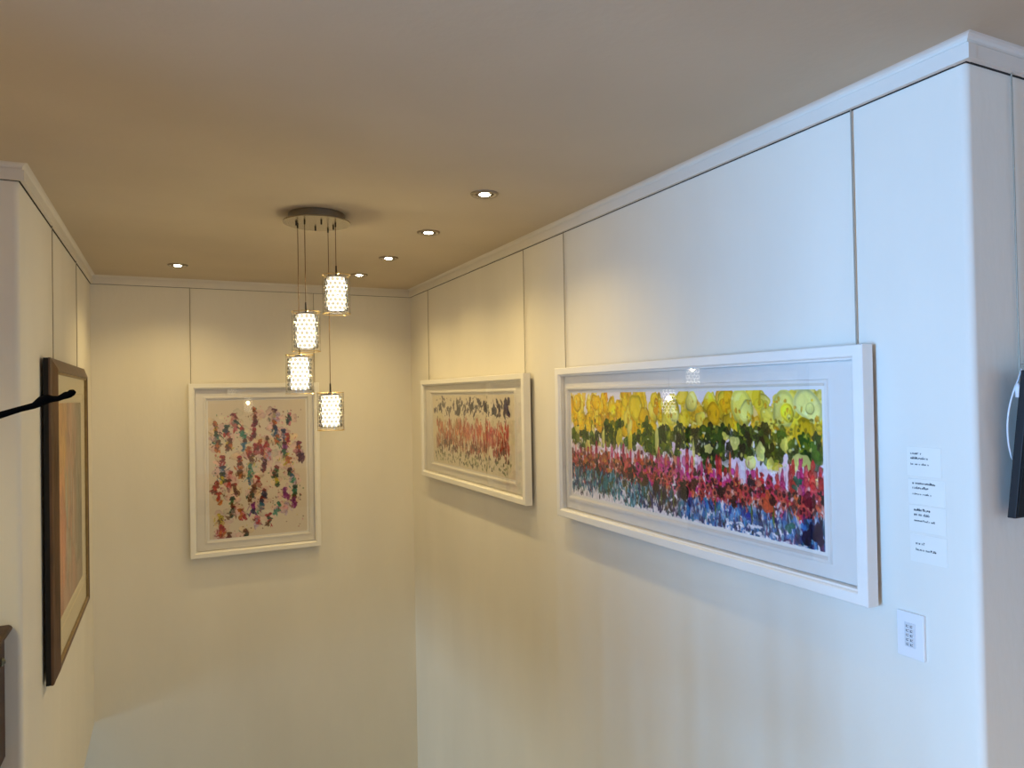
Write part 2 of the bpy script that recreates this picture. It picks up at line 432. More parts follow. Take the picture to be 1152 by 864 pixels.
    # blue and teal stems
    for _ in range(900):
        u = U(-.01, 1.01); v = U(.775, .965) + (-.035 if u < .3 else .01 if u < .5 else .03 if u < .74 else .045)
        if u < .15: col = pick((.10, .32, .52), (.12, .48, .58), (.16, .20, .36), (.20, .42, .35), (.28, .16, .30), (.45, .62, .72))
        elif u < .42: col = pick((.08, .45, .55), (.10, .18, .45), (.12, .30, .22), (.06, .10, .25), (.18, .55, .62), (.28, .30, .10), (.35, .65, .78))
        elif u < .55: col = pick((.20, .10, .30), (.10, .12, .35), (.14, .10, .08), (.12, .40, .45), (.35, .22, .12))
        elif u < .8: col = pick((.12, .30, .68), (.20, .50, .78), (.10, .18, .48), (.16, .50, .60), (.15, .12, .30), (.35, .60, .82))
        else: col = pick((.18, .42, .72), (.12, .20, .45), (.30, .55, .78), (.10, .12, .28), (.22, .45, .60), (.33, .15, .35), (.14, .35, .38))
        B(u, v, U(.006, .022), U(.014, .055), col, U(.6, .92), irr=.5, rot=U(-.5, .5), edge=.25)
    for _ in range(170): B(U(0, 1), U(.76, .95), U(.003, .010), U(.008, .035), pick((.75, .85, .92), (.85, .88, .92), (.55, .75, .85), (.90, .88, .93)), .75, rot=U(-.4, .4), irr=.4)
    for u, v, r, c in ((.565, .80, .05, (.05, .04, .07)), (.56, .74, .03, (.10, .05, .07)), (.70, .76, .04, (.20, .06, .08)), (.745, .80, .03, (.16, .06, .06)), (.60, .73, .035, (.26, .08, .10)), (.155, .72, .035, (.10, .12, .08)), (.20, .84, .045, (.10, .48, .52)),
                       (.40, .74, .045, (.30, .18, .10)), (.45, .78, .045, (.20, .13, .08)), (.48, .84, .04, (.14, .08, .10)), (.80, .63, .03, (.16, .10, .16)), (.93, .60, .032, (.10, .38, .30)), (.86, .76, .035, (.14, .06, .08)), (.85, .76, .05, (.88, .35, .2)), (.857, .765, .022, (.2, .06, .1)), (.96, .70, .045, (.45, .08, .14)), (.985, .90, .06, (.12, .08, .22)), (.955, .93, .045, (.10, .08, .20)), (.79, .88, .03, (.10, .22, .62)), (.91, .89, .03, (.12, .45, .40))):
        for _ in range(4): B(u + U(-.008, .008), v + U(-.03, .03), r * U(.45, .8), r * U(.6, 1), c, .85, irr=.5, rot=U(-.5, .5))
    for u in (.52, .80, .865, .47, .68): B(u, .85, .008, .07, (.34, .44, .08), .85, irr=.4)
    # bare paper at the bottom edge, with drips running into it
    for _ in range(120):
        u = U(0, 1); k = 1.0 if u < .62 or .70 < u < .83 else .45
        B(u, 1.0 + U(-.008, .012), U(.008, .022), U(.010, .034) * k, (.92, .90, .94), .95, irr=.45, edge=0)
    for _ in range(30): B(U(.72, .83), U(.93, .98), U(.008, .02), U(.006, .014), (.92, .91, .95), .9, irr=.4, edge=.02)
    for _ in range(40): B(U(.03, .98), U(.94, .985), U(.004, .010), U(.010, .025), pick((.10, .12, .32), (.12, .35, .55), (.22, .10, .30), (.06, .06, .12)), .85, irr=.4)
    return s

def art_strokes():
    s = Sheet(1.555 / .545, 200, (.87, .83, .76))
    B = s.blob
    for _ in range(60): B(U(.02, .98), U(.3, .92), U(.06, .12), U(.05, .1), (.83, .79, .64), .35, edge=.02)
    for k in range(34):
        u0 = .035 + .94 * (k + U(.1, .9)) / 34; r0 = U(-.9, .9)
        v0 = U(.08, .24)
        for j in range(rng.integers(2, 6)):
            B(u0 + U(-.012, .012), v0 + U(-.06, .07), U(.012, .028), U(.02, .05), pick((.15, .13, .22), (.22, .19, .30), (.11, .10, .16), (.28, .25, .34)), U(.8, .96), rot=r0 + U(-.4, .4), irr=.5)
    for u, v, a, b, c, r in ((.915, .12, .05, .07, (.14, .13, .36), -.5), (.935, .21, .035, .06, (.12, .11, .28), .4), (.90, .24, .03, .05, (.10, .10, .22), 0), (.945, .06, .03, .03, (.16, .14, .36), 0), (.80, .20, .04, .09, (.11, .10, .19), .5), (.845, .14, .035, .09, (.13, .12, .23), -.7), (.70, .16, .04, .09, (.14, .12, .2), -.4), (.54, .17, .04, .08, (.13, .12, .19), .6), (.36, .14, .03, .10, (.12, .11, .17), -.3), (.39, .2, .035, .08, (.13, .12, .18), .3)):
        B(u, v, a, b, c, .92, rot=r, irr=.45)
    for _ in range(80): B(U(.04, .95), U(.03, .33), U(.006, .013), U(.006, .016), (.16, .13, .24), .9, irr=.4)
    for k in range(300):
        u = U(.06, .945); v = U(.37, .74)
        if u < .45: col = pick((.80, .36, .22), (.74, .28, .18), (.84, .48, .30), (.60, .22, .16), (.64, .42, .26), (.78, .32, .24))
        elif u < .75: col = pick((.82, .38, .26), (.78, .28, .24), (.86, .54, .42), (.70, .20, .20), (.76, .30, .34))
        else: col = pick((.74, .12, .12), (.80, .20, .16), (.64, .10, .12), (.78, .30, .24))
        if v > .60: col = tuple(np.array(col) * .82)
        B(u, v, U(.014, .030), U(.04, .085), col, U(.6, .92), rot=U(-.25, .25), irr=.45)
    for _ in range(120): B(U(.06, .95), U(.38, .78), U(.008, .018), U(.02, .06), pick((.87, .76, .62), (.88, .68, .52), (.86, .81, .72)), .8, rot=U(-.3, .3), irr=.4)
    for _ in range(60): B(U(.09, .94), U(.66, .82), U(.014, .026), U(.02, .05), pick((.30, .12, .16), (.40, .14, .14), (.22, .10, .16), (.36, .22, .16)), .85, rot=U(-.6, .6), irr=.45)
    for k in range(130): B(U(.035, .965), U(.81, .965), U(.009, .020), U(.010, .028), pick((.34, .40, .24), (.16, .19, .15), (.46, .50, .32), (.22, .25, .22), (.50, .53, .36)), U(.7, .94), rot=U(-1.2, 1.2), irr=.45)
    return s

def art_figures():
    s = Sheet(.766 / 1.12, 340, (.845, .80, .735))
    B = s.blob
    red, dred, pink, teal, blue, navy, grn, dgrn, yel, org, pur, brn, lil, mar = ((.72, .12, .16), (.50, .08, .12), (.80, .42, .50), (.22, .58, .50), (.12, .42, .60), (.10, .16, .34), (.20, .45, .25), (.08, .22, .18), (.78, .70, .16), (.82, .42, .14), (.48, .12, .46), (.40, .22, .10), (.74, .66, .78), (.28, .06, .13))
    red, dred, blue, navy, org, brn, mar, teal, grn = [tuple(.88 * q for q in c) for c in (red, dred, blue, navy, org, brn, mar, teal, grn)]
    # loose figures: (u, v, head colour, body colours)
    cl = [(.24, .085, dred, (dgrn, pink, red)), (.26, .13, dgrn, (pink, red)), (.46, .05, org, (brn, dred)), (.47, .10, dred, (brn, dred)), (.68, .06, mar, (navy, dgrn)), (.72, .09, lil, (lil, pink)), (.85, .09, pink, (dgrn, grn)),
          (.05, .14, org, (mar, yel)), (.06, .21, dgrn, (navy, teal)), (.17, .16, dgrn, (navy, red)), (.68, .14, org, (org, brn)), (.69, .18, navy, (blue, navy)), (.78, .20, navy, (navy, blue)), (.33, .18, red, (teal, teal)), (.46, .19, red, (mar, dred)), (.36, .26, brn, (blue, blue)), (.08, .26, brn, (brn, org)),
          (.20, .25, brn, (brn, org, yel)), (.47, .29, red, (red, dred)), (.60, .25, brn, (red, org)), (.71, .24, org, (org, grn)), (.82, .23, red, (red, org)), (.79, .29, mar, (mar, pur)), (.78, .34, grn, (yel, grn)), (.95, .29, dred, (org, brn)), (.95, .35, dred, (mar, mar)), (.12, .36, red, (red, dred)), (.30, .37, red, (org, brn)),
          (.55, .33, org, (dred, brn)), (.57, .40, mar, (mar, dred)), (.44, .36, brn, (yel, brn)), (.62, .33, pink, (lil, pink)), (.83, .39, org, (org, yel)), (.12, .43, navy, (blue, navy)), (.20, .47, red, (pink, dred)), (.31, .44, org, (org, brn)), (.41, .43, teal, (teal, dgrn)), (.40, .48, teal, (teal, blue)), (.49, .51, red, (red, dred)),
          (.70, .45, dred, (grn, dgrn)), (.69, .51, dgrn, (grn, yel)), (.84, .47, mar, (dgrn, teal)), (.87, .51, blue, (lil, teal)), (.06, .53, dred, (mar, red)), (.08, .60, red, (org, red)), (.18, .52, mar, (red, pink)), (.24, .55, dred, (mar, brn)), (.45, .57, brn, (brn, mar)), (.43, .60, brn, (dgrn, brn)), (.56, .60, dred, (dred, navy)), (.53, .67, navy, (blue, teal)),
          (.44, .69, pur, (pur, navy)), (.79, .60, pur, (pur, pur)), (.90, .59, dgrn, (grn, teal)), (.89, .66, brn, (mar, pur)), (.80, .70, lil, (lil, pink)), (.72, .70, teal, (teal, lil)), (.22, .64, dgrn, (brn, grn)), (.23, .70, dred, (brn, dgrn)), (.30, .72, org, (pink, red)), (.09, .75, yel, (brn, yel)), (.10, .85, red, (red, red)), (.18, .87, brn, (brn, dred)),
          (.60, .77, red, (brn, dgrn)), (.35, .86, brn, (dgrn, brn)), (.48, .78, pink, (lil, red)), (.10, .82, red, (red, org)), (.12, .47, dgrn, (blue, yel)), (.40, .31, org, (brn, red)), (.52, .27, org, (red, brn))]
    asp = .766 / 1.12
    for u, v, hc, body in cl:
        v = .012 + v * 1.10
        u = .02 + u * .95
        lean = U(-.6, .6)
        for _ in range(3): B(u + U(-.06, .06), v + U(-.02, .05), U(.018, .04), U(.015, .035), pick((.84, .70, .66), (.82, .68, .70), (.78, .76, .68), (.86, .76, .60), (.85, .66, .66)), .5, edge=.08, irr=.4)
        B(u, v, U(.014, .020), U(.013, .018), hc, .92, irr=.35); B(u + U(-.004, .004), v + .002, .006, .006, tuple(np.array(hc) * .6), .6)
        n = rng.integers(6, 10)
        for j in range(n):     # body running down from the head, spreading
            f = (j + 1) / n
            B(u + (lean * f * .05 + U(-.022, .022) * (.4 + f)) / asp * .7, v + .012 + .058 * f, U(.006, .015) * (1.2 - .4 * f), U(.009, .022), body[rng.integers(len(body))] if U(0, 1) < .85 else hc, U(.75, .96), rot=lean * .6 + U(-.7, .7), irr=.5)
        for j in range(3):
            B(u + U(-.06, .06), v + U(.0, .08), U(.002, .005), U(.008, .018), pick(hc, body[0], body[-1], brn), .85, rot=U(-1.2, 1.2), irr=.4)
        for j in range(4): B(u + U(-.09, .09), v + U(-.03, .09), U(.002, .005), U(.002, .006), pick(hc, body[0], brn, pink), .8)
    for _ in range(150): B(U(.04, .96), U(.06, .97), U(.002, .004), U(.002, .006), pick(red, dred, dgrn, brn, pink, mar, yel, teal), .8)
    return s

def art_faded():
    s = Sheet(.96 / 1.07, 150, (.76, .62, .46))
    for _ in range(260):
        u, v = U(0, 1), U(0, 1)
        if u + v * .25 < .42: col = pick((.86, .66, .28), (.84, .64, .34), (.80, .58, .34)) if v < .42 else pick((.80, .52, .36), (.74, .48, .34), (.78, .56, .38))
        elif u < .7: col = pick((.76, .58, .44), (.70, .52, .42), (.66, .56, .44), (.72, .60, .50))
        else: col = pick((.56, .50, .40), (.60, .52, .44), (.50, .50, .42))
        s.blob(u, v, U(.04, .10), U(.08, .2), col, U(.3, .65), irr=.4, edge=.08)
    for _ in range(26): s.blob(U(.3, .8), U(.35, .85), U(.01, .03), U(.05, .12), pick((.66, .70, .62), (.74, .70, .64)), .5, irr=.4)
    return s

# ------------------------------------------------------------------ framed pictures
def white_picture(label, loc, rotz, w, h, art, sheet):
    """origin: bottom centre on the wall plane; local x right, z up, -y out of the wall.  art = (x0, x1, z0, z1)"""
    t = thing('framed_painting', label, 'painting', loc, rotz, None)
    back, front = -.024, -.072
    bm = bmesh.new()
    add_ring(bm, w, h, [(0, back), (0, front + .003), (.003, front), (.034, front), (.037, front + .003), (.040, front + .010), (.046, front + .013), (.046, -.029), (.056, -.029), (.056, back)])
    link_bm('frame', bm, M['white_frame'], t)
    bm = bmesh.new(); add_box(bm, -w / 2 + .01, w / 2 - .01, back - .004, back + .002, .01, h - .01)
    link_bm('backing_board', bm, M['backing'], t)
    bm = bmesh.new(); add_box(bm, -w / 2 + .046, w / 2 - .046, front + .012, front + .014, .046, h - .046)
    g = link_bm('glass_pane', bm, M['glass'], t)
    # mount board with a stepped window round the sheet
    x0, x1, z0, z1 = art
    k = .034
    bm = bmesh.new()
    ins_l = x0 - k + w / 2
    def ring2(bx, prof):
        rs = []
        for d, y in prof:
            a0, a1, b0, b1 = bx[0] + d, bx[1] - d, bx[2] + d, bx[3] - d
            rs.append([bm.verts.new(q) for q in ((a0, y, b0), (a1, y, b0), (a1, y, b1), (a0, y, b1))])
        return rs
    o = [bm.verts.new(q) for q in ((-w / 2 + .05, -.037, .05), (w / 2 - .05, -.037, .05), (w / 2 - .05, -.037, h - .05), (-w / 2 + .05, -.037, h - .05))]
    rs = [o] + ring2((x0 - k, x1 + k, z0 - k, z1 + k), [(0, -.037), (.003, -.044), (.013, -.044), (.020, -.036), (.022, -.0325)])
    for A, B in zip(rs, rs[1:]):
        for j in range(4): bm.faces.new((A[j], A[(j + 1) % 4], B[(j + 1) % 4], B[j]))
    link_bm('mount', bm, M['mount'], t)
    bm = bmesh.new(); add_box(bm, x0 - k + .01, x1 + k - .01, -.0310, -.0295, z0 - k + .01, z1 + k - .01)
    p = link_bm('art_sheet', bm, M['paper'], t)
    sheet.build('painted_artwork', p, x0, x1, z0, z1, -.0314)
    return t

# large: Y 3.45..1.50 (local x right = -Y), z -.68...13 above eye level
cy = (3.447 + 1.502) / 2
white_picture('white framed painting of yellow and green blooms above red flower spires, on right wall', (XR, cy, EYE - .680), -PI / 2, 1.945, .812, (cy - 3.340, cy - 1.690, .680 - .550, .680 - .006), art_garden())
cy2 = (5.80 + 3.835) / 2
white_picture('white framed painting of dark purple marks above orange red strokes, near back corner', (XR, cy2, EYE - .683), -PI / 2, 1.965, .803, (cy2 - 5.600, cy2 - 4.045, .683 - .552, .683 - .008), art_strokes())
cx3 = (.128 + 1.146) / 2
white_picture('white framed upright painting of scattered multicoloured splashes, on the back wall', (cx3, YB, EYE - 1.272), 0, 1.018, 1.392, (.271 - cx3, 1.037 - cx3, 1.272 - 1.138, 1.272 - .020), art_figures())

# the brown framed picture on the left wall (local x right = +Y)
def brown_picture():
    y0, y1, za, zb = 3.905, 5.33, -1.315, .205
    w, h = y1 - y0, zb - za
    t = thing('framed_painting', 'dark brown wooden framed painting with cream mount and faded art, on left wall', 'painting', (XL, (y0 + y1) / 2, EYE + za), PI / 2)
    bm = bmesh.new(); add_ring(bm, w, h, [(.0, -.034), (.0, -.042), (.005, -.046), (.016, -.050), (.046, -.064), (.054, -.067), (.062, -.065), (.066, -.058), (.066, -.034)])
    fr = link_bm('frame', bm, M['brown'], t)
    bm = bmesh.new(); add_ring(bm, w - .002, h - .002, [(0, -.013), (0, -.040), (.06, -.040), (.06, -.013)], .001)
    link_bm('frame_back', bm, M['unlit_edge'], t)  # painted near black as the unlit side of the frame
    bm = bmesh.new(); add_ring(bm, w - .13, h - .13, [(0, -.050), (0, -.062), (.006, -.061), (.010, -.056), (.010, -.050)], .065)
    link_bm('gilt_slip', bm, M['gilt'], t)
    bm = bmesh.new(); add_box(bm, -w / 2 + .01, w / 2 - .01, -.026, -.020, .01, h - .01)
    link_bm('backing_board', bm, M['backing'], t)
    bm = bmesh.new(); add_box(bm, -w / 2 + .066, w / 2 - .066, -.0565, -.0550, .066, h - .066)
    link_bm('glass_pane', bm, M['museum_glass'], t)
    x0, x1, z0, z1 = -w / 2 + .20, w / 2 - .20, .235, h - .215
    bm = bmesh.new()
    rs = []
    for bx, y in (((-w / 2 + .064, w / 2 - .064, .064, h - .064), -.049), ((x0 - .05, x1 + .05, z0 - .05, z1 + .05), -.049), ((x0 - .047, x1 + .047, z0 - .047, z1 + .047), -.045), ((x0 - .01, x1 + .01, z0 - .01, z1 + .01), -.045), ((x0, x1, z0, z1), -.0415)):
        rs.append([bm.verts.new(q) for q in ((bx[0], y, bx[2]), (bx[1], y, bx[2]), (bx[1], y, bx[3]), (bx[0], y, bx[3]))])
    for A, B in zip(rs, rs[1:]):
        for j in range(4): bm.faces.new((A[j], A[(j + 1) % 4], B[(j + 1) % 4], B[j]))
    link_bm('mount', bm, M['cream_mount'], t)
    art_faded().build('painted_artwork', t, x0 - .01, x1 + .01, z0 - .01, z1 + .01, -.0405)
brown_picture()

# hanging wires from the rail down behind the pictures
def wire(p0, z_low, label, out):
    bm = bmesh.new()
    x, y = p0
    add_tube(bm, [(0, 0, EYE + .894 - z_low), (0, 0, 0)], .0024, 8)
    o = link_bm('hanging_wire', bm, M['wire'])
    o.location = (x + out[0], y + out[1], z_low)
    tag(o, label, 'wire', 'picture hanging wires')
D = .011
wire((XR, 1.568), EYE + .05, 'hanging wire down to the near right end of the yellow and red flower painting', (-D, 0))
wire((XR, 3.425), EYE + .05, 'hanging wire down to the far left end of the yellow and red flower painting', (-D, 0))
wire((XR, 3.925), EYE + .05, 'hanging wire down to the near end of the orange stroke painting', (-D, 0))
wire((XR, 5.740), EYE + .05, 'hanging wire down to the corner end of the orange stroke painting', (-D, 0))
wire((.147, YB), EYE + .05, 'hanging wire down to the left end of the back wall painting', (0, -D))
wire((1.120, YB), EYE + .05, 'hanging wire down to the right end of the back wall painting, behind lamps', (0, -D))
wire((XL, 4.250), EYE + .12, 'hanging wire down to the near end of the brown framed painting', (D, 0))
wire((XL, 5.270), EYE + .12, 'hanging wire down to the corner end of the brown framed painting', (D, 0))

# ------------------------------------------------------------------ recessed downlights
def downlight(x, y, label, first=[None]):
    t = thing('downlight', label, 'ceiling light', (x, y, CEIL), 0, 'recessed downlights')
    if first[0] is None:
        bm = bmesh.new(); add_lathe(bm, [(.068, 0), (.067, -.006), (.062, -.010), (.050, -.008), (.045, -.003), (.045, 0)], 40)
        ring = link_bm('trim_ring', bm, M['ring'], t, True)
        bm = bmesh.new(); add_lathe(bm, [(.0455, -.0005), (.0450, -.0045), (.030, -.0062), (.0275, -.005), (.0275, -.0005)], 40)
        gim = link_bm('gimbal', bm, M['gimbal'], t, True)
        bm = bmesh.new(); add_lathe(bm, [(.0272, -.0005), (.026, -.0060), (.018, -.0095), (.008, -.0110), (0, -.0113)], 32)
        le = link_bm('lens', bm, M['lens'], t, True)
        first[0] = [ring, gim, le]
    else:
        for q in first[0]:
            c = q.copy(); C.objects.link(c); c.parent = t
    l = bpy.data.lights.new('downlight_beam', 'SPOT')
    l.energy = SPOT_W; l.color = (1.0, .746, .315); l.spot_size = math.radians(140); l.spot_blend = 1.0; l.shadow_soft_size = .026
    o = bpy.data.objects.new('downlight_beam', l); C.objects.link(o); o.parent = t; o.location = (0, 0, -.04)
SPOT_W = 30.2
downlight(1.370, 3.114, 'small round recessed downlight nearest in the row along right wall')
downlight(1.383, 3.975, 'second nearest recessed downlight in the row along right wall')
downlight(1.381, 4.823, 'third nearest recessed downlight in the row, just right of the lamp canopy')
downlight(1.357, 5.578, 'farthest recessed downlight of the row, beside the topmost crystal lamp')
downlight(.056, 5.596, 'lone recessed downlight on the left side near back wall')

# ------------------------------------------------------------------ crystal pendant cluster
BULB_W, BULB_C = 10.5, (1.0, .82, .42)
def pendant_cluster():
    cx, cy = .705, 3.800
    t = thing('pendant_chandelier', 'round chrome ceiling canopy with four crystal cylinder lamps hanging on thin cables', 'chandelier', (cx, cy, CEIL))
    bm = bmesh.new(); add_lathe(bm, [(0, 0), (.142, 0), (.145, -.003), (.145, -.038), (.142, -.041), (0, -.041)], 64)
    o = link_bm('canopy', bm, M['chrome_side'], t); smooth_by_angle(o)
    bm = bmesh.new(); add_lathe(bm, [(0, -.0405), (.170, -.0405), (.173, -.0425), (.173, -.047), (.171, -.049), (0, -.049)], 64)
    o = link_bm('canopy_plate', bm, M['chrome'], t); smooth_by_angle(o)
    lamps = [(.797, 3.780, .640), (.637, 3.775, .440), (.617, 3.872, .222), (.786, 3.922, .020)]   # x, y, top of shade rel. to eye
    zp = -.049
    for gx, gy in [(a - cx, b - cy) for a, b, _ in lamps] + [(-.104, .015), (.012, -.055), (.010, .100), (.093, .040)]:
        bm = bmesh.new(); add_lathe(bm, [(0, zp), (.0045, zp), (.0045, zp - .013), (.003, zp - .016), (0, zp - .016)], 14)
        o = link_bm('cord_grip', bm, M['grip'], t); o.location = (gx, gy, 0); smooth_by_angle(o)
    H, R = .205, .072
    data = {}
    for i, (x, y, zt) in enumerate(lamps):
        lx, ly, lz = x - cx, y - cy, EYE + zt - CEIL
        bm = bmesh.new(); add_tube(bm, [(lx, ly, zp - .012), (lx, ly, lz - .012)], .0020, 8)
        link_bm('cable', bm, M['cable'], t, True)
        if not data:
            bm = bmesh.new(); add_lathe(bm, [(0, .050), (.004, .050), (.005, .0), (.034, -.006), (.052, -.010), (.052, -.014), (0, -.014)], 32)
            data['lamp_cap'] = (bm, M['grip'])
            bm = bmesh.new(); add_lathe(bm, [(0, -.016), (.040, -.016), (.045, -.020), (.045, -.178), (.040, -.183), (0, -.183)], 32)
            data['lamp_core'] = (bm, M['core'])
            bm = bmesh.new(); add_lathe(bm, [(R, 0), (R, -H), (R - .0025, -H), (R - .0025, 0)], 48, True)
            data['glass_shade'] = (bm, M['shade_glass'])
            bm = bmesh.new()
            circ = lambda z: [(R * math.cos(2 * PI * k / 48), R * math.sin(2 * PI * k / 48), z) for k in range(49)]
            add_tube(bm, circ(0), .0017, 6, False)
            for k in range(3):
                a = 2 * PI * k / 3 + .5
                add_tube(bm, [(.034 * math.cos(a), .034 * math.sin(a), -.012), (R * math.cos(a), R * math.sin(a), 0)], .0013, 6)
            data['top_rim'] = (bm, M['rim'])
            bm = bmesh.new(); add_tube(bm, circ(-H), .0017, 6, False)
            data['bottom_rim'] = (bm, M['rim'])
            bm = bmesh.new()   # strung crystals
            for r in range(8):
                for k in range(15):
                    a = 2 * PI * (k + .5 * (r % 2)) / 15; z = -.022 - r * .0215
                    c = Vector((.0575 * math.cos(a), .0575 * math.sin(a), z - .005))
                    ax = Vector((math.cos(a), math.sin(a), 0)); tx = Vector((-math.sin(a), math.cos(a), 0)); ez = Vector((0, 0, 1))
                    ring = [bm.verts.new(c + .0112 * (math.cos(q) * tx + math.sin(q) * ez)) for q in [PI / 3 * j for j in range(6)]]
                    tp = [bm.verts.new(c + ax * .005 + .006 * (math.cos(q) * tx + math.sin(q) * ez)) for q in [PI / 3 * j for j in range(6)]]
                    bk = bm.verts.new(c - ax * .007)
                    bm.faces.new(tp)
                    for j in range(6):
                        bm.faces.new((ring[j], ring[(j + 1) % 6], tp[(j + 1) % 6], tp[j])); bm.faces.new((ring[(j + 1) % 6], ring[j], bk))
            data['crystal_curtain'] = (bm, M['crystal'])
            made = {}
            for nm, (bm, m) in data.items():
                o = link_bm(nm, bm, m)
                if nm in ('glass_shade', 'top_rim', 'bottom_rim', 'lamp_core', 'lamp_cap'): smooth_by_angle(o)
                made[nm] = o
            src = made
        shade = src['glass_shade'] if i == 0 else src['glass_shade'].copy()
        if i: C.objects.link(shade)
        shade.parent = t; shade.location = (lx, ly, lz)
        for nm in ('lamp_cap', 'lamp_core', 'top_rim', 'bottom_rim', 'crystal_curtain'):
            o = src[nm] if i == 0 else src[nm].copy()
            if i: C.objects.link(o)
            o.parent = shade; o.location = (0, 0, 0)
            if nm == 'crystal_curtain': o['kind'] = 'stuff'
        l = bpy.data.lights.new('pendant_bulb', 'POINT'); l.energy = BULB_W; l.color = BULB_C; l.shadow_soft_size = .018
        b = bpy.data.objects.new('pendant_bulb', l); C.objects.link(b); b.parent = shade; b.location = (0, 0, -.078)
pendant_cluster()

# ------------------------------------------------------------------ label cards and keypad on the right wall
def card(ya, za, w, h, lines, label):
    t = thing('label_card', label, 'wall label', (XR, ya, EYE + za), -PI / 2, 'printed label cards on the right wall')
    bm = bmesh.new(); add_box(bm, 0, w, -.0012, .001, -h, 0, .0003)
    link_bm('card', bm, M['card'], t)
    r = random.Random(int(-za * 1000))
    for (x, z, L, size) in lines:       # rows of tiny printed letter strokes, too small to read in the photograph
        bm = bmesh.new(); q = x
        while q < x + L:
            wd = r.choice((.0022, .003, .0036)) * size / .006
            hh = size * r.choice((.62, .62, .62, 1.0))
            add_box(bm, q, q + wd * .32, -.0017, -.0011, z - size, z - size + hh)
            add_box(bm, q, q + wd, -.0017, -.0011, z - size + hh * r.choice((0, .45, .8)), z - size + hh * r.choice((0, .45, .8)) + size * .16)
            if r.random() < .6: add_box(bm, q + wd * .7, q + wd, -.0017, -.0011, z - size, z - size + size * .6)
            q += wd + .0012
            if r.random() < .13: q += .004
        link_bm('printed_line', bm, M['ink'], t)
card(1.412, -.182, .105, .085, [(.012, -.014, .034, .008), (.012, -.028, .050, .008), (.012, -.047, .060, .006)], 'topmost white printed label card on right wall')
card(1.410, -.276, .112, .074, [(.014, -.008, .070, .008), (.014, -.022, .046, .008), (.014, -.041, .058, .006)], 'second printed label card from the top on right wall')
card(1.409, -.354, .112, .078, [(.016, -.009, .046, .008), (.016, -.023, .046, .008), (.016, -.042, .060, .006)], 'third printed label card from the top on right wall')
card(1.408, -.440, .112, .082, [(.018, -.022, .026, .008), (.018, -.041, .062, .007)], 'lowest white printed label card, above the keypad on right wall')

def keypad():
    t = thing('wall_keypad', 'white wall plate with small grey keypad below the label cards near corner', 'keypad', (XR, 1.409, EYE - .812), -PI / 2)
    bm = bmesh.new(); add_box(bm, -.043, .043, -.010, 0, 0, .135, .002)
    link_bm('wall_plate', bm, M['plate'], t)
    bm = bmesh.new(); add_ring(bm, .034, .072, [(0, -.0098), (0, -.0118), (.0015, -.0122), (.002, -.0118), (.002, -.0098)], .032)
    o = link_bm('keypad_bezel', bm, M['key'], t)
    bm = bmesh.new(); add_box(bm, -.015, .015, -.0112, -.0095, .034, .102)
    link_bm('keypad_module', bm, M['key'], t)
    for r in range(5):
        for c in range(2):
            bm = bmesh.new(); add_box(bm, -.0045, .0045, -.0142, -.0110, -.0042, .0042, .0008)
            k = link_bm('key_button', bm, M['plate'], t); k.location = (-.0065 + c * .013, 0, .0405 + r * .0135)
            bm = bmesh.new()
            add_box(bm, -.0036, .0036, -.0146, -.0140, -.0034, -.0016); add_box(bm, -.0036, -.0014, -.0146, -.0140, -.0018, .0034); add_box(bm, .0004, .0036, -.0146, -.0140, .0012, .0034)
            link_bm('key_mark', bm, M['ink'], k)
keypad()

# ------------------------------------------------------------------ black panel on the return wall at the right
def panel():
    # hangs from a wire, leaning out at the top; local x right = +X, -y out of the wall
    x0, w, h = 2.074, .62, .405
    zb = EYE - .368
    t = thing('wall_screen', 'black flat panel hanging on the return wall at the right edge', 'wall panel', (x0, YRO - .030, zb), 0)
    sh = .045   # lean
    bm = bmesh.new()
    add_box(bm, 0, w, -.022, 0, 0, h, .002)
    for v in bm.verts: v.co.y -= sh * v.co.z / h; v.co.x += .0 * v.co.z
    link_bm('screen_body', bm, M['paneledge'], t)
    bm = bmesh.new(); add_box(bm, .006, w - .006, -.0245, -.021, .006, h - .006, .001)
    for v in bm.verts: v.co.y -= sh * v.co.z / h
    link_bm('screen_front', bm, M['panel'], t)
    bm = bmesh.new(); add_box(bm, .020, .032, -.046, -.034, h - .004, h + .018, .002)
    link_bm('hook', bm, M['wire'], t)
    pts = []
    for k in range(17):
        a = k / 16
        pts.append((.012 - .034 * math.sin(PI * a) ** .8 + .006 * a, -.030 + .022 * a, h - .03 - .215 * a))
    bm = bmesh.new(); add_tube(bm, [(.022, -.036, h + .004)] + pts, .0024, 8)
    link_bm('looped_cord', bm, M['cord'], t, True)
    bm = bmesh.new(); add_lathe(bm, [(0, 0), (.006, .002), (.007, .03), (.004, .04), (0, .04)], 14)
    o = link_bm('cord_plug', bm, M['cord'], t, True); o.location = (.004, -.034, h - .075)
panel()
wire((2.185, YRO), EYE + .02, 'hanging wire on the return wall above the black panel', (0, -D))

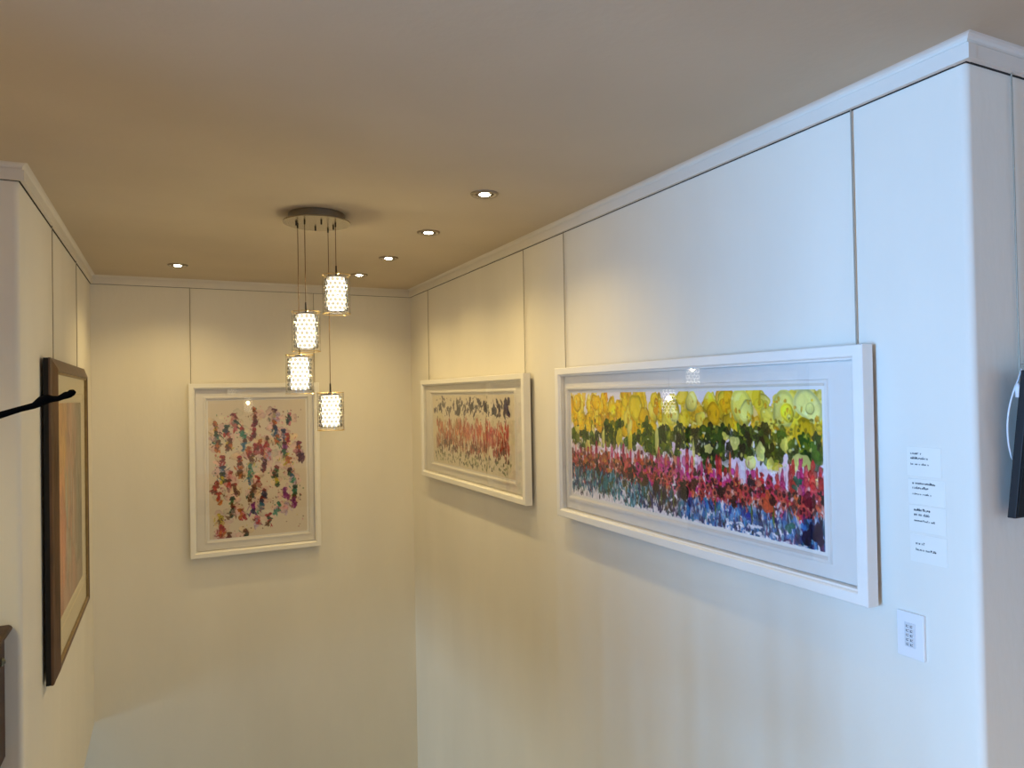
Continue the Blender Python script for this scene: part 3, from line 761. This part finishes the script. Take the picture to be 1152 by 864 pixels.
# ------------------------------------------------------------------ sideboard at the left edge
def sideboard():
    x1, y1, top = -.577, 3.425, EYE - .884
    w, d = 1.15, .36
    t = thing('sideboard', 'dark polished wooden sideboard against the wall at the left edge', 'sideboard', (x1 - w / 2, y1 - d / 2, 0))
    def topbm():
        bm = bmesh.new()
        prof = [(0, 0), (-.006, .003), (-.010, .010), (-.0105, .017), (-.006, .024), (.002, .028)]
        rings = []
        for ins, z in [(.030, -.028)] + [(.018, -.022), (.012, -.012), (.006, -.003)] + prof:
            rings.append([bm.verts.new(q) for q in ((-w / 2 + ins + .0105, -d / 2 + ins + .0105, z), (w / 2 - ins - .0105, -d / 2 + ins + .0105, z), (w / 2 - ins - .0105, d / 2, z), (-w / 2 + ins + .0105, d / 2, z))])
        for A, B in zip(rings, rings[1:]):
            for k in range(4): bm.faces.new((A[k], A[(k + 1) % 4], B[(k + 1) % 4], B[k]))
        bm.faces.new(rings[0][::-1]); bm.faces.new(rings[-1])
        return bm
    o = link_bm('top', topbm(), M['wood'], t); o.location = (0, 0, top - .028); smooth_by_angle(o, 50)
    zt = top - .055
    bm = bmesh.new(); add_box(bm, -w / 2 + .030, w / 2 - .026, -d / 2 + .04, d / 2 - .002, .10, zt, .003)
    link_bm('cabinet_body', bm, M['wood'], t)
    for sx in (-1, 1):
        for yy in (-d / 2 + .07, d / 2 - .05):
            bm = bmesh.new(); add_tube(bm, [(0, 0, .11), (0, 0, .08), (0, 0, .0)], [.026, .028, .016], 12)
            o = link_bm('leg', bm, M['wood'], t); o.location = (sx * (w / 2 - .07), yy, 0)
    for k in (-1, 1):
        bm = bmesh.new(); add_box(bm, k * .262 - .245, k * .262 + .245, -d / 2 + .022, -d / 2 + .041, .125, zt - .03, .004)
        dr = link_bm('door', bm, M['wood'], t)
        bm = bmesh.new(); add_lathe(bm, [(0, .0), (.010, 0), (.012, .006), (.006, .012), (.009, .022), (0, .027)], 16)
        kb = link_bm('knob', bm, M['brass'], dr); kb.rotation_euler = (PI / 2, 0, 0); kb.location = (k * .05, -d / 2 + .022, .36); smooth_by_angle(kb)
    bm = bmesh.new(); add_lathe(bm, [(0, 0), (.016, 0), (.018, .004), (.010, .010), (.006, .014), (0, .015)], 18)
    o = link_bm('side_boss', bm, M['brass'], t); o.rotation_euler = (0, PI / 2, 0); o.location = (w / 2 - .0265, d / 2 - .062, top - .125); smooth_by_angle(o)
sideboard()

# ------------------------------------------------------------------ black iron sculpture whose arm reaches in from the left
def sculpture():
    bx, by = -1.05, 2.32
    t = thing('iron_sculpture', 'thin black knobbly rod reaching in from the left edge before the brown framed painting', 'sculpture', (bx, by, 0))
    bm = bmesh.new(); add_lathe(bm, [(0, 0), (.15, 0), (.15, .012), (.13, .022), (.03, .030), (.018, .05), (0, .05)], 40)
    o = link_bm('base', bm, M['black'], t); smooth_by_angle(o)
    bm = bmesh.new(); add_tube(bm, [(0, 0, .04), (.01, 0, .5), (-.008, .004, .9), (.0, 0, 1.30)], [.012, .010, .010, .009], 12)
    link_bm('stem', bm, M['black'], t, True)
    P = [(-1.05, 2.32, -.21), (-.80, 2.17, -.155), (-.60, 2.06, -.105), (-.419, 1.978, -.053), (-.347, 1.943, -.029), (-.305, 1.922, -.016), (-.278, 1.910, -.009), (-.262, 1.902, .001), (-.250, 1.896, .006), (-.238, 1.890, .0055), (-.228, 1.886, .006), (-.220, 1.882, .010), (-.212, 1.878, .0135), (-.206, 1.875, .0145), (-.201, 1.872, .0185), (-.197, 1.870, .0195), (-.1935, 1.868, .0195)]
    Rr = [.011, .0105, .010, .0092, .0078, .0066, .0072, .0112, .0106, .0070, .0062, .0068, .0084, .0076, .0080, .0066, .0028]
    bm = bmesh.new(); add_tube(bm, [(x - bx, y - by, z + EYE) for x, y, z in P], Rr, 14)
    add_tube(bm, [(-.268 - bx, 1.905 - by, .000 + EYE), (-.259 - bx, 1.900 - by, .016 + EYE)], [.0075, .0022], 10)
    link_bm('arm', bm, M['black'], t, True)
sculpture()

# ------------------------------------------------------------------ light
def area(name, loc, rot, sx, sy, e, col):
    l = bpy.data.lights.new(name, 'AREA'); l.shape = 'RECTANGLE'; l.size = sx; l.size_y = sy; l.energy = e; l.color = col
    o = bpy.data.objects.new(name, l); C.objects.link(o); o.location = loc; o.rotation_euler = rot
    return o
def window_light(name, W, e, col, tilt, spread):
    o = area(name, (XW - .16, (W[0] + W[1]) / 2, (W[2] + W[3]) / 2), (0, -PI / 2 + math.radians(tilt), 0), W[3] - W[2] - .1, W[1] - W[0] - .1, e, col)
    o.data.spread = math.radians(spread)
window_light('window_daylight', W1, 362, (.25, .543, 1.0), 12, 120)       # sky light falls in at a downward slant
window_light('lower_window_daylight', W2, 64, (.564, .81, 1.0), -6, 140)
l3 = area('rear_window_fill', ((W3[0] + W3[1]) / 2, YS - .16, (W3[2] + W3[3]) / 2), (PI / 2, 0, 0), W3[1] - W3[0] - .1, W3[3] - W3[2] - .1, 23, (.25, .58, 1.0))  # fill through the added rear window, for the right return wall
for nm, x, y, e, c in (('landing_fill_lamp', -1.5, 2.1, 120, (1.0, .81, .30)), ('room_fill_lamp', .2, -1.4, 430, (1.0, .70, .16))):      # unseen warm lamps, added to warm the ceiling and left return wall
    l = bpy.data.lights.new(nm, 'SPOT'); l.energy = e; l.color = c; l.spot_size = math.radians(140); l.spot_blend = 1; l.shadow_soft_size = .05
    o = bpy.data.objects.new(nm, l); C.objects.link(o); o.location = (x, y, CEIL - .03)
w = bpy.data.worlds.new('sky'); SC.world = w; w.use_nodes = True
bg = w.node_tree.nodes['Background']; bg.inputs[0].default_value = (.45, .65, 1, 1); bg.inputs[1].default_value = .25

# ------------------------------------------------------------------ camera
yaw, pitch, roll, f = .448435, .012751, -.018107, 798.65
cyw, syw, cp, sp = math.cos(yaw), math.sin(yaw), math.cos(pitch), math.sin(pitch)
fw = Vector((syw * cp, cyw * cp, sp)); r0 = Vector((cyw, -syw, 0)); u0 = r0.cross(fw)
cr, sr = math.cos(roll), math.sin(roll)
rt = cr * r0 + sr * u0; up = -sr * r0 + cr * u0
cam = bpy.data.cameras.new('camera'); co = bpy.data.objects.new('camera', cam); C.objects.link(co)
m = Matrix((rt, up, -fw)).transposed().to_4x4(); m.translation = (0, 0, EYE); co.matrix_world = m
cam.sensor_fit = 'HORIZONTAL'; cam.sensor_width = 36; cam.lens = f / 1152 * 36; cam.clip_start = .05
SC.camera = co

SC.view_settings.view_transform = 'Standard'; SC.view_settings.look = 'None'
SC.view_settings.exposure = 0; SC.view_settings.gamma = 1; SC.view_settings.use_curve_mapping = False
SC.cycles.use_denoising = True
SC.cycles.max_bounces = 12; SC.cycles.diffuse_bounces = 6; SC.cycles.transparent_max_bounces = 24; SC.cycles.sample_clamp_indirect = 6
